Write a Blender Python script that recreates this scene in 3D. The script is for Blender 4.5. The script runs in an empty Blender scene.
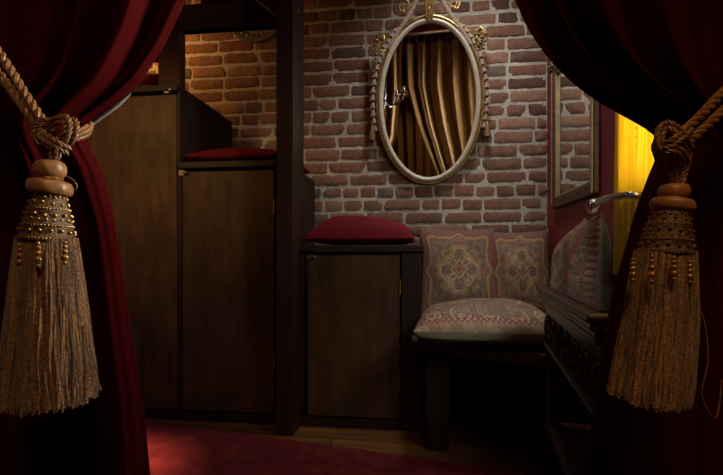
import bpy, math, random
import numpy as np
from mathutils import Vector, Matrix
random.seed(7)
rng = np.random.RandomState(5)
PI = math.pi
sc = bpy.context.scene
COL = sc.collection
F = 480.0; CX = 361.5; HZ = 255.0; CH = 0.80
TH = math.radians(7.4); cT, sT = math.cos(TH), math.sin(TH)
WY = 2.87
CEIL = 2.75

# ------------------------------------------------------------------ frames
def P(px, py, Y):
    return Vector(((px - CX) / F * Y, Y, CH - (py - HZ) / F * Y))
def W(u, d, z):                       # brick-wall frame: along the wall, out from it, up
    return Vector((u * cT - d * sT, WY - u * sT - d * cT, z))
def U(px, d):
    k = (px - CX) / F
    return (k * (WY - d * cT) + d * sT) / (cT + k * sT)
def ZW(px, py, d):
    p = W(U(px, d), d, 0)
    return CH - (py - HZ) / F * p.y
UC = U(547, 0)                        # the corner with the red wall
def R(d, out, z):                     # red-wall frame: d from the corner, out into the room, up
    return W(UC - out, d, z)

# ------------------------------------------------------------------ mesh helpers
class MB:
    def __init__(s):
        s.v = []; s.f = []; s.m = []; s.c = None
    def add(s, vs, fs, mi=0):
        o = len(s.v)
        s.v.extend([tuple(p) for p in vs])
        s.f.extend([tuple(i + o for i in f) for f in fs])
        s.m.extend([mi] * len(fs))
    def build(s, name, mats, parent=None, smooth=True, colors=None, origin=None, bevel=0, kind=None, angle=40):
        org = Vector(parent.location) if parent is not None else (Vector(origin) if origin is not None else Vector((0, 0, 0)))
        if parent is not None and parent.parent is not None:
            org = org + Vector(parent.parent.location)
        me = bpy.data.meshes.new(name)
        me.from_pydata([(p[0] - org.x, p[1] - org.y, p[2] - org.z) for p in s.v], [], s.f)
        if not isinstance(mats, (list, tuple)): mats = [mats]
        for m in mats: me.materials.append(m)
        me.polygons.foreach_set('material_index', s.m)
        me.polygons.foreach_set('use_smooth', [smooth] * len(s.f))
        if colors is not None:
            a = me.color_attributes.new('Col', 'FLOAT_COLOR', 'POINT')
            a.data.foreach_set('color', np.asarray(colors, dtype=np.float32).ravel())
        me.validate(); me.update()
        if smooth:
            try: me.set_sharp_from_angle(angle=math.radians(angle))
            except Exception: pass
        o = bpy.data.objects.new(name, me); COL.objects.link(o)
        if parent is not None: o.parent = parent
        else: o.location = org
        if bevel:
            b = o.modifiers.new('bevel', 'BEVEL'); b.width = bevel; b.segments = 2; b.limit_method = 'ANGLE'; b.angle_limit = math.radians(40)
        if kind: o['kind'] = kind
        return o

def box8(mb, pts, mi=0):              # 4 bottom + 4 top corners
    mb.add(pts, [(3, 2, 1, 0), (4, 5, 6, 7), (0, 1, 5, 4), (1, 2, 6, 5), (2, 3, 7, 6), (3, 0, 4, 7)], mi)
def boxW(mb, u0, u1, d0, d1, z0, z1, mi=0):
    box8(mb, [W(u0, d0, z0), W(u0, d1, z0), W(u1, d1, z0), W(u1, d0, z0), W(u0, d0, z1), W(u0, d1, z1), W(u1, d1, z1), W(u1, d0, z1)], mi)
def boxR(mb, d0, d1, o0, o1, z0, z1, mi=0):
    boxW(mb, UC - o1, UC - o0, d0, d1, z0, z1, mi)
def boxX(mb, x0, x1, y0, y1, z0, z1, mi=0):
    box8(mb, [(x0, y0, z0), (x1, y0, z0), (x1, y1, z0), (x0, y1, z0), (x0, y0, z1), (x1, y0, z1), (x1, y1, z1), (x0, y1, z1)], mi)
def prism(mb, poly, z0, z1, mi=0):
    n = len(poly)
    vs = [(p[0], p[1], z0) for p in poly] + [(p[0], p[1], z1) for p in poly]
    fs = [tuple(range(n - 1, -1, -1)), tuple(range(n, 2 * n))] + [(i, (i + 1) % n, (i + 1) % n + n, i + n) for i in range(n)]
    mb.add(vs, fs, mi)
def frames(pts, closed=False):
    pts = [Vector(p) for p in pts]; n = len(pts); out = []
    prev = None
    for i in range(n):
        if closed: t = pts[(i + 1) % n] - pts[i - 1]
        else: t = pts[min(i + 1, n - 1)] - pts[max(i - 1, 0)]
        if t.length < 1e-9: t = Vector((0, 0, 1))
        t.normalize()
        if prev is None:
            a = Vector((0, 0, 1)) if abs(t.z) < .9 else Vector((0, 1, 0))
            nx = a.cross(t).normalized()
        else:
            nx = prev - t * prev.dot(t)
            if nx.length < 1e-6: nx = Vector((1, 0, 0)).cross(t)
            nx.normalize()
        prev = nx
        out.append((pts[i], nx, t.cross(nx)))
    return out
def tube(mb, pts, r, seg=8, mi=0, closed=False, cap=True):
    fr = frames(pts, closed); n = len(fr)
    rr = r if isinstance(r, (list, tuple, np.ndarray)) else [r] * n
    vs = []; fs = []
    for (p, a, b), q in zip(fr, rr):
        for k in range(seg):
            th = 2 * PI * k / seg
            vs.append(p + a * (q * math.cos(th)) + b * (q * math.sin(th)))
    m = n if closed else n - 1
    for i in range(m):
        for k in range(seg):
            i2 = (i + 1) % n; k2 = (k + 1) % seg
            fs.append((i * seg + k, i * seg + k2, i2 * seg + k2, i2 * seg + k))
    if cap and not closed:
        fs.append(tuple(range(seg - 1, -1, -1))); fs.append(tuple((n - 1) * seg + k for k in range(seg)))
    mb.add(vs, fs, mi)
def resample(pts, n):
    pts = [Vector(p) for p in pts]
    # catmull-rom then even spacing
    dense = []
    for i in range(len(pts) - 1):
        p0, p1, p2, p3 = pts[max(i - 1, 0)], pts[i], pts[i + 1], pts[min(i + 2, len(pts) - 1)]
        for k in range(12):
            t = k / 12
            dense.append(.5 * ((2 * p1) + (p2 - p0) * t + (2 * p0 - 5 * p1 + 4 * p2 - p3) * t * t + (3 * p1 - p0 - 3 * p2 + p3) * t ** 3))
    dense.append(pts[-1])
    L = [0]
    for a, b in zip(dense, dense[1:]): L.append(L[-1] + (b - a).length)
    out = []; j = 0
    for i in range(n):
        s = L[-1] * i / (n - 1)
        while j < len(L) - 2 and L[j + 1] < s: j += 1
        w = (s - L[j]) / max(L[j + 1] - L[j], 1e-9)
        out.append(dense[j].lerp(dense[j + 1], min(max(w, 0), 1)))
    return out, L[-1]
def rope(mb, pts, rad, strands=3, pitch=None, seg=6, closed=False):
    pitch = pitch or rad * 5.5
    tot = sum((Vector(b) - Vector(a)).length for a, b in zip(pts, pts[1:]))
    if closed: pts = list(pts) + [pts[0]]
    path, L = resample(pts, max(10, int(tot / pitch * 12)))
    fr = frames(path)
    for s in range(strands):
        sp = []
        for i, (p, a, b) in enumerate(fr):
            ph = 2 * PI * (s / strands + (i / (len(fr) - 1)) * L / pitch)
            sp.append(p + a * (math.cos(ph) * rad * .56) + b * (math.sin(ph) * rad * .56))
        tube(mb, sp, rad * .47, seg)
def sphere(mb, c, r, seg=10, rings=7, mi=0, scale=(1, 1, 1)):
    c = Vector(c); vs = [c + Vector((0, 0, r * scale[2]))]; fs = []
    for i in range(1, rings):
        a = PI * i / rings
        for k in range(seg):
            b = 2 * PI * k / seg
            vs.append(c + Vector((r * scale[0] * math.sin(a) * math.cos(b), r * scale[1] * math.sin(a) * math.sin(b), r * scale[2] * math.cos(a))))
    vs.append(c - Vector((0, 0, r * scale[2])))
    for k in range(seg): fs.append((0, 1 + k, 1 + (k + 1) % seg))
    for i in range(rings - 2):
        for k in range(seg):
            a = 1 + i * seg; fs.append((a + k, a + seg + k, a + seg + (k + 1) % seg, a + (k + 1) % seg))
    l = 1 + (rings - 2) * seg
    for k in range(seg): fs.append((l + k, len(vs) - 1, l + (k + 1) % seg))
    mb.add(vs, fs, mi)
def lathe(mb, rings, seg=28, mi=0, cap=True):   # rings: (centre Vector, radius_x, radius_y, tilt)
    vs = []; fs = []
    for (c, rx, ry, ti) in rings:
        for k in range(seg):
            a = 2 * PI * k / seg
            vs.append(Vector(c) + Vector((rx * math.cos(a), ry * math.sin(a), -ti * rx * math.cos(a))))
    for i in range(len(rings) - 1):
        for k in range(seg):
            k2 = (k + 1) % seg
            fs.append((i * seg + k2, i * seg + k, (i + 1) * seg + k, (i + 1) * seg + k2))
    if cap:
        fs.append(tuple(range(seg))); fs.append(tuple((len(rings) - 1) * seg + k for k in range(seg - 1, -1, -1)))
    mb.add(vs, fs, mi)

def empty(name, loc, label, cat, group=None):
    o = bpy.data.objects.new(name, None); COL.objects.link(o); o.location = loc
    o.empty_display_size = .05
    return tag(o, label, cat, group)
def tag(o, label, cat, group=None):
    o['label'] = label; o['category'] = cat
    if group: o['group'] = group
    return o

# ------------------------------------------------------------------ materials
def mat(name):
    m = bpy.data.materials.new(name); m.use_nodes = True
    nt = m.node_tree; b = nt.nodes['Principled BSDF']
    return m, nt, b
def N(nt, t, **kw):
    n = nt.nodes.new(t)
    for k, v in kw.items():
        if k in n.inputs: n.inputs[k].default_value = v
        else: setattr(n, k, v)
    return n
def ramp(nt, fac, stops):
    r = N(nt, 'ShaderNodeValToRGB'); nt.links.new(fac, r.inputs['Fac'])
    e = r.color_ramp.elements
    while len(e) < len(stops): e.new(.5)
    for x, (p, c) in zip(e, stops): x.position = p; x.color = (*c, 1)
    return r.outputs['Color']
def coords(nt, scale=(1, 1, 1), rot=(0, 0, 0)):
    t = N(nt, 'ShaderNodeTexCoord'); mp = N(nt, 'ShaderNodeMapping')
    mp.inputs['Scale'].default_value = scale; mp.inputs['Rotation'].default_value = rot
    nt.links.new(t.outputs['Object'], mp.inputs['Vector']); return mp.outputs['Vector']
def noise(nt, vec, scale, detail=4, rough=.55):
    n = N(nt, 'ShaderNodeTexNoise'); nt.links.new(vec, n.inputs['Vector'])
    n.inputs['Scale'].default_value = scale; n.inputs['Detail'].default_value = detail; n.inputs['Roughness'].default_value = rough
    return n.outputs['Fac']
def bump(nt, b, h, strength=.3, dist=.005):
    bp = N(nt, 'ShaderNodeBump'); bp.inputs['Strength'].default_value = strength; bp.inputs['Distance'].default_value = dist
    nt.links.new(h, bp.inputs['Height']); nt.links.new(bp.outputs['Normal'], b.inputs['Normal'])
def mixc(nt, fac, a, b, mode='MIX'):
    m = N(nt, 'ShaderNodeMix', data_type='RGBA', blend_type=mode)
    for s, v in ((m.inputs[0], fac), (m.inputs[6], a), (m.inputs[7], b)):
        if hasattr(v, 'links') or hasattr(v, 'is_linked'): nt.links.new(v, s)
        elif isinstance(v, (int, float)): s.default_value = v
        else: s.default_value = (*v, 1)
    return m.outputs[2]
def plain(name, col, rough=.5, metal=0, spec=.5, bumps=None, var=.25, vscale=30, sheen=0, sheen_col=None, coat=0):
    m, nt, b = mat(name)
    v = coords(nt); n = noise(nt, v, vscale)
    lo = tuple(max(0, c * (1 - var)) for c in col); hi = tuple(min(1, c * (1 + var)) for c in col)
    nt.links.new(ramp(nt, n, [(.3, lo), (.7, hi)]), b.inputs['Base Color'])
    b.inputs['Roughness'].default_value = rough; b.inputs['Metallic'].default_value = metal
    b.inputs['Specular IOR Level'].default_value = spec
    if coat: b.inputs['Coat Weight'].default_value = coat; b.inputs['Coat Roughness'].default_value = .15
    if sheen:
        b.inputs['Sheen Weight'].default_value = sheen; b.inputs['Sheen Roughness'].default_value = .35
        b.inputs['Sheen Tint'].default_value = (*(sheen_col or col), 1)
    if bumps: bump(nt, b, noise(nt, v, bumps[0], 5), bumps[1], bumps[2])
    return m
def wood(name, c0, c1, grain=(14, 14, 1.6), rough=.42, spec=.4, blot=2.5, rot=(0, 0, 0)):
    m, nt, b = mat(name)
    v = coords(nt, grain, rot); n1 = noise(nt, v, 3.0, 6, .6)
    n2 = noise(nt, coords(nt), blot, 3, .6)
    base = ramp(nt, n1, [(.3, c0), (.7, c1)])
    blo = ramp(nt, n2, [(.3, (.5, .5, .5)), (.7, (1.25, 1.2, 1.15))])
    nt.links.new(mixc(nt, 1.0, base, blo, 'MULTIPLY'), b.inputs['Base Color'])
    b.inputs['Roughness'].default_value = rough; b.inputs['Specular IOR Level'].default_value = spec
    bump(nt, b, n1, .15, .002)
    return m
M = {}
M['bench_wood'] = wood('worn brown bench wood', (.05, .028, .018), (.11, .066, .042), (3, 14, 14), .5, .3)
M['door_wood'] = wood('stained plywood', (.036, .018, .008), (.078, .040, .018), (9, 9, 1.3), .55, .25, 4.5)
M['dark_wood'] = wood('dark walnut frame', (.013, .006, .004), (.030, .014, .009), rough=.55, spec=.22)
M['red_wood'] = wood('red brown timber', (.022, .005, .0035), (.045, .012, .008), rough=.55, spec=.2)
M['post_wood'] = wood('dark post timber', (.016, .005, .0035), (.036, .014, .010), (30, 30, 1.2), .6, .2)
M['carved'] = wood('carved dark mahogany', (.016, .007, .005), (.036, .015, .010), (10, 10, 4), .32, .5)
M['bead_wood'] = wood('turned light wood', (.24, .10, .035), (.42, .20, .075), (30, 30, 30), .4, .4)
M['brass'] = plain('aged brass', (.45, .28, .09), .35, 1.0, var=.3)
M['dark_metal'] = plain('dark bronze', (.05, .045, .04), .35, .9)
M['steel'] = plain('dulled steel', (.34, .33, .31), .28, 1.0)
M['chrome'] = plain('brushed nickel', (.50, .52, .52), .22, 1.0, var=.08)
M['gold_leaf'] = plain('aged gilding', (.30, .19, .065), .35, .7, var=.5, vscale=60, bumps=(80, .5, .003))
M['cream'] = plain('aged cream paint', (.43, .385, .31), .45, var=.15, bumps=(60, .2, .002))
M['husk'] = plain('faded pink plaster', (.24, .17, .125), .6, var=.35, vscale=70, bumps=(90, .4, .002))
M['bronze_frame'] = plain('bronzed frame', (.085, .048, .026), .4, .3, var=.35, bumps=(60, .3, .002))
M['gold_edge'] = plain('pale gilt edge', (.42, .34, .17), .4, .5, var=.2)
M['redwall'] = plain('crimson painted plaster', (.19, .011, .022), .55, var=.10, vscale=3, bumps=(120, .12, .002))
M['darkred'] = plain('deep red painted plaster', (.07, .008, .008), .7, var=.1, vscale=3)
M['ceil'] = plain('dark brown ceiling paint', (.045, .024, .014), .8, var=.15, vscale=3)
M['grey_lining'] = plain('grey lining piping', (.22, .19, .165), .7, var=.2)
M['rope'] = plain('antique gold silk cord', (.21, .095, .028), .45, var=.4, vscale=160)
M['collar'] = plain('dark bronze brocade', (.11, .062, .022), .45, .3, var=.6, vscale=260, bumps=(300, .8, .003))
M['stud'] = plain('gold metal bead', (.34, .18, .055), .35, .85, var=.25)
M['pearl'] = plain('wooden gilt bead', (.34, .17, .045), .25, .5, var=.3, coat=.5)
M['velvet_green'] = plain('sage green velvet', (.21, .21, .125), .8, var=.22, vscale=9, bumps=(22, .5, .008), sheen=.35, sheen_col=(.5, .55, .42))
M['red_cushion'] = plain('ruby velvet', (.105, .003, .009), .8, spec=.15, var=.15, vscale=8, bumps=(14, .4, .008), sheen=.10, sheen_col=(.6, .03, .05))
M['crystal'], nt, b = mat('clear crystal')
b.inputs['Transmission Weight'].default_value = 1; b.inputs['Roughness'].default_value = .03; b.inputs['IOR'].default_value = 1.5
b.inputs['Base Color'].default_value = (.95, .95, .95, 1)
M['glass_top'], nt, b = mat('dark table glass')
b.inputs['Base Color'].default_value = (.020, .020, .018, 1); b.inputs['Roughness'].default_value = .06; b.inputs['Specular IOR Level'].default_value = .9
M['mirror'], nt, b = mat('old mirror silver')
b.inputs['Base Color'].default_value = (.80, .79, .76, 1); b.inputs['Metallic'].default_value = 1; b.inputs['Roughness'].default_value = .025
M['window_glass'], nt, b = mat('window pane glass')
tr = N(nt, 'ShaderNodeBsdfTransparent'); gl = N(nt, 'ShaderNodeBsdfGlossy'); gl.inputs['Roughness'].default_value = .02
mx = N(nt, 'ShaderNodeMixShader'); mx.inputs[0].default_value = .08
nt.links.new(tr.outputs[0], mx.inputs[1]); nt.links.new(gl.outputs[0], mx.inputs[2]); nt.links.new(mx.outputs[0], nt.nodes['Material Output'].inputs['Surface'])

# velvet curtain and its gold lining
def velvet(name, col, sheen):
    m, nt, b = mat(name)
    v = coords(nt, (1, 1, .35)); n = noise(nt, v, 5, 4)
    nt.links.new(ramp(nt, n, [(.3, tuple(c * .75 for c in col)), (.7, tuple(c * 1.2 for c in col))]), b.inputs['Base Color'])
    b.inputs['Roughness'].default_value = .9; b.inputs['Specular IOR Level'].default_value = .04
    b.inputs['Sheen Weight'].default_value = sheen; b.inputs['Sheen Roughness'].default_value = .3
    b.inputs['Sheen Tint'].default_value = (.45, .006, .004, 1)
    bump(nt, b, noise(nt, coords(nt), 450, 2), .15, .001)
    return m
M['velvet'] = velvet('deep red stage velvet', (.034, .0005, .0006), .05)
def silk(name, c0, c1, rough, trans):
    m, nt, b = mat(name)
    v = coords(nt, (60, 60, 2)); n = noise(nt, v, 2.0, 4)
    col = ramp(nt, n, [(.3, c0), (.7, c1)])
    nt.links.new(col, b.inputs['Base Color'])
    b.inputs['Roughness'].default_value = rough; b.inputs['Specular IOR Level'].default_value = .5
    bump(nt, b, n, .12, .001)
    if trans:
        tr = N(nt, 'ShaderNodeBsdfTranslucent'); nt.links.new(col, tr.inputs['Color'])
        mx = N(nt, 'ShaderNodeMixShader'); mx.inputs[0].default_value = trans
        nt.links.new(b.outputs[0], mx.inputs[1]); nt.links.new(tr.outputs[0], mx.inputs[2])
        nt.links.new(mx.outputs[0], nt.nodes['Material Output'].inputs['Surface'])
    return m
M['lining'] = silk('bronze gold satin', (.19, .095, .028), (.27, .145, .048), .42, 0)
M['yellow_silk'] = silk('saffron yellow silk', (.78, .60, .07), (.94, .80, .17), .26, .30)

# brick, mortar
m, nt, b = mat('old red brick'); M['brick'] = m
at = N(nt, 'ShaderNodeAttribute', attribute_name='Col')
v = coords(nt)
n1 = noise(nt, v, 38, 8, .7); n2 = noise(nt, v, 9, 6, .65); n3 = noise(nt, v, 130, 4)
spot = ramp(nt, n1, [(.25, (.55, .52, .52)), (.52, (1, 1, 1)), (.8, (1.35, 1.3, 1.28))])
bc = mixc(nt, 1.0, at.outputs['Color'], spot, 'MULTIPLY')
smear = ramp(nt, n2, [(.56, (0, 0, 0)), (.72, (.55, .55, .55))])
bc = mixc(nt, smear, bc, (.22, .18, .15))
nt.links.new(bc, b.inputs['Base Color']); b.inputs['Roughness'].default_value = .85; b.inputs['Specular IOR Level'].default_value = .25
bump(nt, b, n1, .6, .006)
m, nt, b = mat('pale lime mortar'); M['mortar'] = m
v = coords(nt); n1 = noise(nt, v, 45, 8, .7); n2 = noise(nt, v, 6, 4)
nt.links.new(mixc(nt, 1.0, ramp(nt, n1, [(.25, (.30, .28, .235)), (.7, (.54, .51, .44))]), ramp(nt, n2, [(.3, (.75, .74, .72)), (.7, (1.1, 1.1, 1.1))]), 'MULTIPLY'), b.inputs['Base Color'])
b.inputs['Roughness'].default_value = .95; b.inputs['Specular IOR Level'].default_value = .2
bump(nt, b, n1, .8, .008)

# fringe
m, nt, b = mat('bullion fringe yarn'); M['fringe'] = m
at = N(nt, 'ShaderNodeAttribute', attribute_name='Col')
v = coords(nt); n1 = noise(nt, v, 260, 3, .7); n2 = noise(nt, coords(nt, (90, 90, 6)), 1.0, 3)
nt.links.new(mixc(nt, 1.0, mixc(nt, 1.0, ramp(nt, n1, [(.3, (.10, .042, .009)), (.5, (.25, .113, .028)), (.72, (.44, .24, .065))]), at.outputs['Color'], 'MULTIPLY'), ramp(nt, n2, [(.3, (.6, .55, .55)), (.7, (1.2, 1.2, 1.2))]), 'MULTIPLY'), b.inputs['Base Color'])
b.inputs['Roughness'].default_value = .7; b.inputs['Sheen Weight'].default_value = .2
bump(nt, b, n1, .8, .003)

# woven tapestry
m, nt, b = mat('woven paisley tapestry'); M['tapestry'] = m
at = N(nt, 'ShaderNodeAttribute', attribute_name='Col')
v = coords(nt); n1 = noise(nt, v, 170, 3, .7); n2 = noise(nt, v, 40, 3)
c = mixc(nt, 1.0, at.outputs['Color'], ramp(nt, n1, [(.3, (.55, .55, .55)), (.7, (1.35, 1.35, 1.35))]), 'MULTIPLY')
c = mixc(nt, ramp(nt, n2, [(.45, (0, 0, 0)), (.65, (.35, .35, .35))]), c, (.11, .075, .05))
nt.links.new(c, b.inputs['Base Color']); b.inputs['Roughness'].default_value = .75
b.inputs['Sheen Weight'].default_value = .02
bump(nt, b, n1, .5, .002)

# floor boards, carpet
m, nt, b = mat('honey brown floor boards'); M['boards'] = m
v = coords(nt, (1, 1, 1), (0, 0, math.radians(9)))
br = N(nt, 'ShaderNodeTexBrick'); nt.links.new(v, br.inputs['Vector'])
br.inputs['Scale'].default_value = 1; br.inputs['Brick Width'].default_value = .9; br.inputs['Row Height'].default_value = .062; br.inputs['Mortar Size'].default_value = .0025
br.inputs['Color1'].default_value = (.15, .070, .020, 1); br.inputs['Color2'].default_value = (.095, .040, .012, 1); br.inputs['Mortar'].default_value = (.012, .006, .003, 1)
gr = noise(nt, coords(nt, (2, 40, 1), (0, 0, math.radians(9))), 2.5, 5)
nt.links.new(mixc(nt, 1.0, br.outputs['Color'], ramp(nt, gr, [(.3, (.6, .6, .6)), (.7, (1.3, 1.3, 1.3))]), 'MULTIPLY'), b.inputs['Base Color'])
b.inputs['Roughness'].default_value = .35
m, nt, b = mat('crimson wool carpet'); M['carpet'] = m
v = coords(nt); n1 = noise(nt, v, 14, 6, .7); n2 = noise(nt, v, 260, 3)
nt.links.new(ramp(nt, n1, [(.32, (.032, .002, .006)), (.55, (.085, .007, .013)), (.75, (.17, .030, .024))]), b.inputs['Base Color'])
b.inputs['Roughness'].default_value = .95; b.inputs['Specular IOR Level'].default_value = .1; b.inputs['Sheen Weight'].default_value = .25
b.inputs['Sheen Tint'].default_value = (.6, .12, .12, 1)
bump(nt, b, n2, 1.0, .006)

# ------------------------------------------------------------------ room shell
mb = MB(); boxX(mb, -2.6, 2.0, -1.8, 3.4, -.1, 0); mb.build('floor', M['boards'], smooth=False, kind='structure')
mb = MB(); boxX(mb, -2.6, 2.0, -1.8, 3.4, CEIL, CEIL + .1); mb.build('ceiling', M['ceil'], smooth=False, kind='structure')

def brick_wall():
    mb = MB(); cols = []
    u0, u1 = -1.9, UC
    # mortar bed
    nu, nz = 150, 130
    vs = []; fs = []
    for j in range(nz + 1):
        for i in range(nu + 1):
            vs.append(W(u0 + (u1 - u0) * i / nu, .003 * rng.rand(), CEIL * j / nz))
    for j in range(nz):
        for i in range(nu):
            a = j * (nu + 1) + i; fs.append((a, a + 1, a + nu + 2, a + nu + 1))
    mb.add(vs, fs, 1); cols += [(1, 1, 1, 1)] * len(vs)
    bk = [W(u0, -.12, 0), W(u1 + .12, -.12, 0), W(u1 + .12, -.12, CEIL), W(u0, -.12, CEIL), W(u0, 0, 0), W(u1 + .12, 0, 0), W(u1 + .12, 0, CEIL), W(u0, 0, CEIL)]
    mb.add(bk, [(0, 1, 2, 3), (0, 4, 5, 1), (3, 2, 6, 7), (0, 3, 7, 4), (1, 5, 6, 2)], 1); cols += [(1, 1, 1, 1)] * 8
    H = .0765; z = 1.1415 - 16 * H; row = 0
    while z > .07: z -= H; row -= 1
    while z < CEIL - .02:
        k = row - 16
        header = (k % 14 == 0)
        mixed = (k % 14 in (5, 6, 7)) or (k % 14 == 13)
        u = u0 - rng.rand() * .2
        while u < u1:
            if header: L = .108 + .014 * (rng.rand() - .5)
            elif mixed: L = .112 if rng.rand() < .6 else .215
            else: L = .222 if rng.rand() < .9 else .115
            L += .012 * (rng.rand() - .5)
            g = .0105
            a, b_ = u + g * (.4 + .4 * rng.rand()), u + L
            u += L + g * .5
            if b_ < u0 or a > u1: continue
            a = max(a, u0 + .001); b_ = min(b_, u1 - .004)
            if b_ - a < .025: continue
            zz = z + .006 * (rng.rand() - .5)
            h = .0605 + .006 * (rng.rand() - .5)
            nx = max(4, int((b_ - a) / .016)); nyy = 5
            prot = .006 + .006 * rng.rand()
            rr = rng.rand()
            base = np.array([.165, .080, .054]) * (1 - rr * .5) + np.array([.22, .122, .086]) * rr * .5
            q = rng.rand()
            if q < .14: base = np.array([.105, .054, .044])
            elif q < .24: base = np.array([.24, .135, .095])
            elif q < .26: base = np.array([.13, .095, .08])
            base = base * (.85 + .3 * rng.rand())
            dips = rng.rand(nx + 1, 2)
            ends = rng.rand(nyy + 1, 2)
            chip = [(rng.rand() < .12) for _ in range(4)]
            vs = []
            for j in range(nyy + 1):
                for i in range(nx + 1):
                    s, t = i / nx, j / nyy
                    x = a + (b_ - a) * s; zc = zz + h * t
                    if j == 0: zc += .006 * (dips[i, 0] - .4)
                    if j == nyy: zc -= .006 * (dips[i, 1] - .4)
                    if i == 0: x += .006 * (ends[j, 0] - .3)
                    if i == nx: x -= .006 * (ends[j, 1] - .3)
                    cr = 0
                    for ci, (cs, ct) in enumerate(((0, 0), (1, 0), (0, 1), (1, 1))):
                        dx = abs(s - cs) * (b_ - a); dz = abs(t - ct) * h
                        if chip[ci] and dx + dz < .03: cr = 1
                        if dx < 1e-6 and dz < 1e-6:
                            x += (.0025 if cs == 0 else -.0025); zc += (.0025 if ct == 0 else -.0025)
                    edge = (i in (0, nx)) or (j in (0, nyy))
                    dd = prot - (.0045 if edge else 0) + .0025 * (rng.rand() - .5) - (.008 if cr else 0)
                    vs.append(W(x, max(dd, .0005), zc))
            nf = len(vs)
            rim = [i for i in range(nx + 1)] + [j * (nx + 1) + nx for j in range(1, nyy + 1)] + [nyy * (nx + 1) + i for i in range(nx - 1, -1, -1)] + [j * (nx + 1) for j in range(nyy - 1, 0, -1)]
            wu = Vector((sT, cT, 0))
            for r_ in rim:
                p = vs[r_]; vs.append(p + wu * (prot + .008))
            fs = []
            for j in range(nyy):
                for i in range(nx):
                    q0 = j * (nx + 1) + i; fs.append((q0, q0 + 1, q0 + nx + 2, q0 + nx + 1))
            n = len(rim)
            for i in range(n): fs.append((rim[(i + 1) % n], rim[i], nf + i, nf + (i + 1) % n))
            mb.add(vs, fs, 0); cols += [(*base, 1)] * len(vs)
        z += H; row += 1
    mb.build('wall_back', [M['brick'], M['mortar']], smooth=True, colors=cols, kind='structure', angle=55)
brick_wall()

# red right wall with its window opening
WD0, WD1, WZ0, WZ1 = 1.15, 1.90, .98, 2.20
mb = MB()
boxR(mb, -.1, WD0, -.12, 0, 0, CEIL); boxR(mb, WD1, 4.6, -.12, 0, 0, CEIL)
boxR(mb, WD0, WD1, -.12, 0, 0, WZ0); boxR(mb, WD0, WD1, -.12, 0, WZ1, CEIL)
mb.build('wall_right', M['redwall'], smooth=False, kind='structure')
win = bpy.data.objects.new('window_1', None); COL.objects.link(win); win.location = R(WD0, -.06, WZ0); win['kind'] = 'structure'
mb = MB()
for (a, b_, c, d) in ((WD0, WD0 + .05, WZ0, WZ1), (WD1 - .05, WD1, WZ0, WZ1), (WD0, WD1, WZ0, WZ0 + .05), (WD0, WD1, WZ1 - .05, WZ1), ((WD0 + WD1) / 2 - .015, (WD0 + WD1) / 2 + .015, WZ0, WZ1), (WD0, WD1, 1.55, 1.58)):
    boxR(mb, a, b_, -.09, -.05, c, d)
o = mb.build('window_frame', M['cream'], win, smooth=False); o['kind'] = 'structure'
mb = MB(); boxR(mb, WD0 + .02, WD1 - .02, -.073, -.070, WZ0 + .02, WZ1 - .02); o = mb.build('window_pane', M['window_glass'], win, smooth=False); o['kind'] = 'structure'
mb = MB(); boxW(mb, -2.0, -1.9, -.1, 2.6, 0, CEIL); mb.build('wall_left', M['darkred'], smooth=False, kind='structure')
# partition with the curtained doorway, hall behind it
mb = MB()
boxX(mb, -2.4, -.78, .66, .72, 0, CEIL); boxX(mb, -.78, .84, .66, .72, 2.56, CEIL)
boxX(mb, .77, .95, .66, .72, 0, 2.56)
mb.build('wall_front', M['redwall'], smooth=False, kind='structure')
mb = MB(); boxX(mb, -2.4, 2.0, -1.7, -1.6, 0, CEIL); mb.build('wall_hall', M['darkred'], smooth=False, kind='structure')
mb = MB(); boxX(mb, -2.5, -2.4, -1.7, .72, 0, CEIL); mb.build('wall_hall_left', M['darkred'], smooth=False, kind='structure')

# carpet
A = P(148, 422, .8 * F / (422 - HZ)); B = P(460, 465, .8 * F / (465 - HZ))
dr = Vector((B.x - A.x, B.y - A.y)).normalized(); nr = Vector((dr.y, -dr.x))
a2 = Vector((A.x, A.y)) - dr * .25; b2 = Vector((B.x, B.y)) + dr * .30
mb = MB(); nu, nv = 120, 90; vs = []; fs = []; Lr = (b2 - a2).length; Wr = .85
for j in range(nv + 1):
    for i in range(nu + 1):
        p = a2 + dr * (Lr * i / nu) + nr * (Wr * j / nv)
        e = i in (0, nu) or j in (0, nv)
        vs.append((p.x, p.y, .0015 if e else .010 + .003 * rng.rand()))
for j in range(nv):
    for i in range(nu):
        q = j * (nu + 1) + i; fs.append((q, q + nu + 1, q + nu + 2, q + 1))
mb.add(vs, fs)
tag(mb.build('carpet', M['carpet']), 'crimson wool rug lying diagonally on the floor boards before the cabinets', 'rug')

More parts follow.
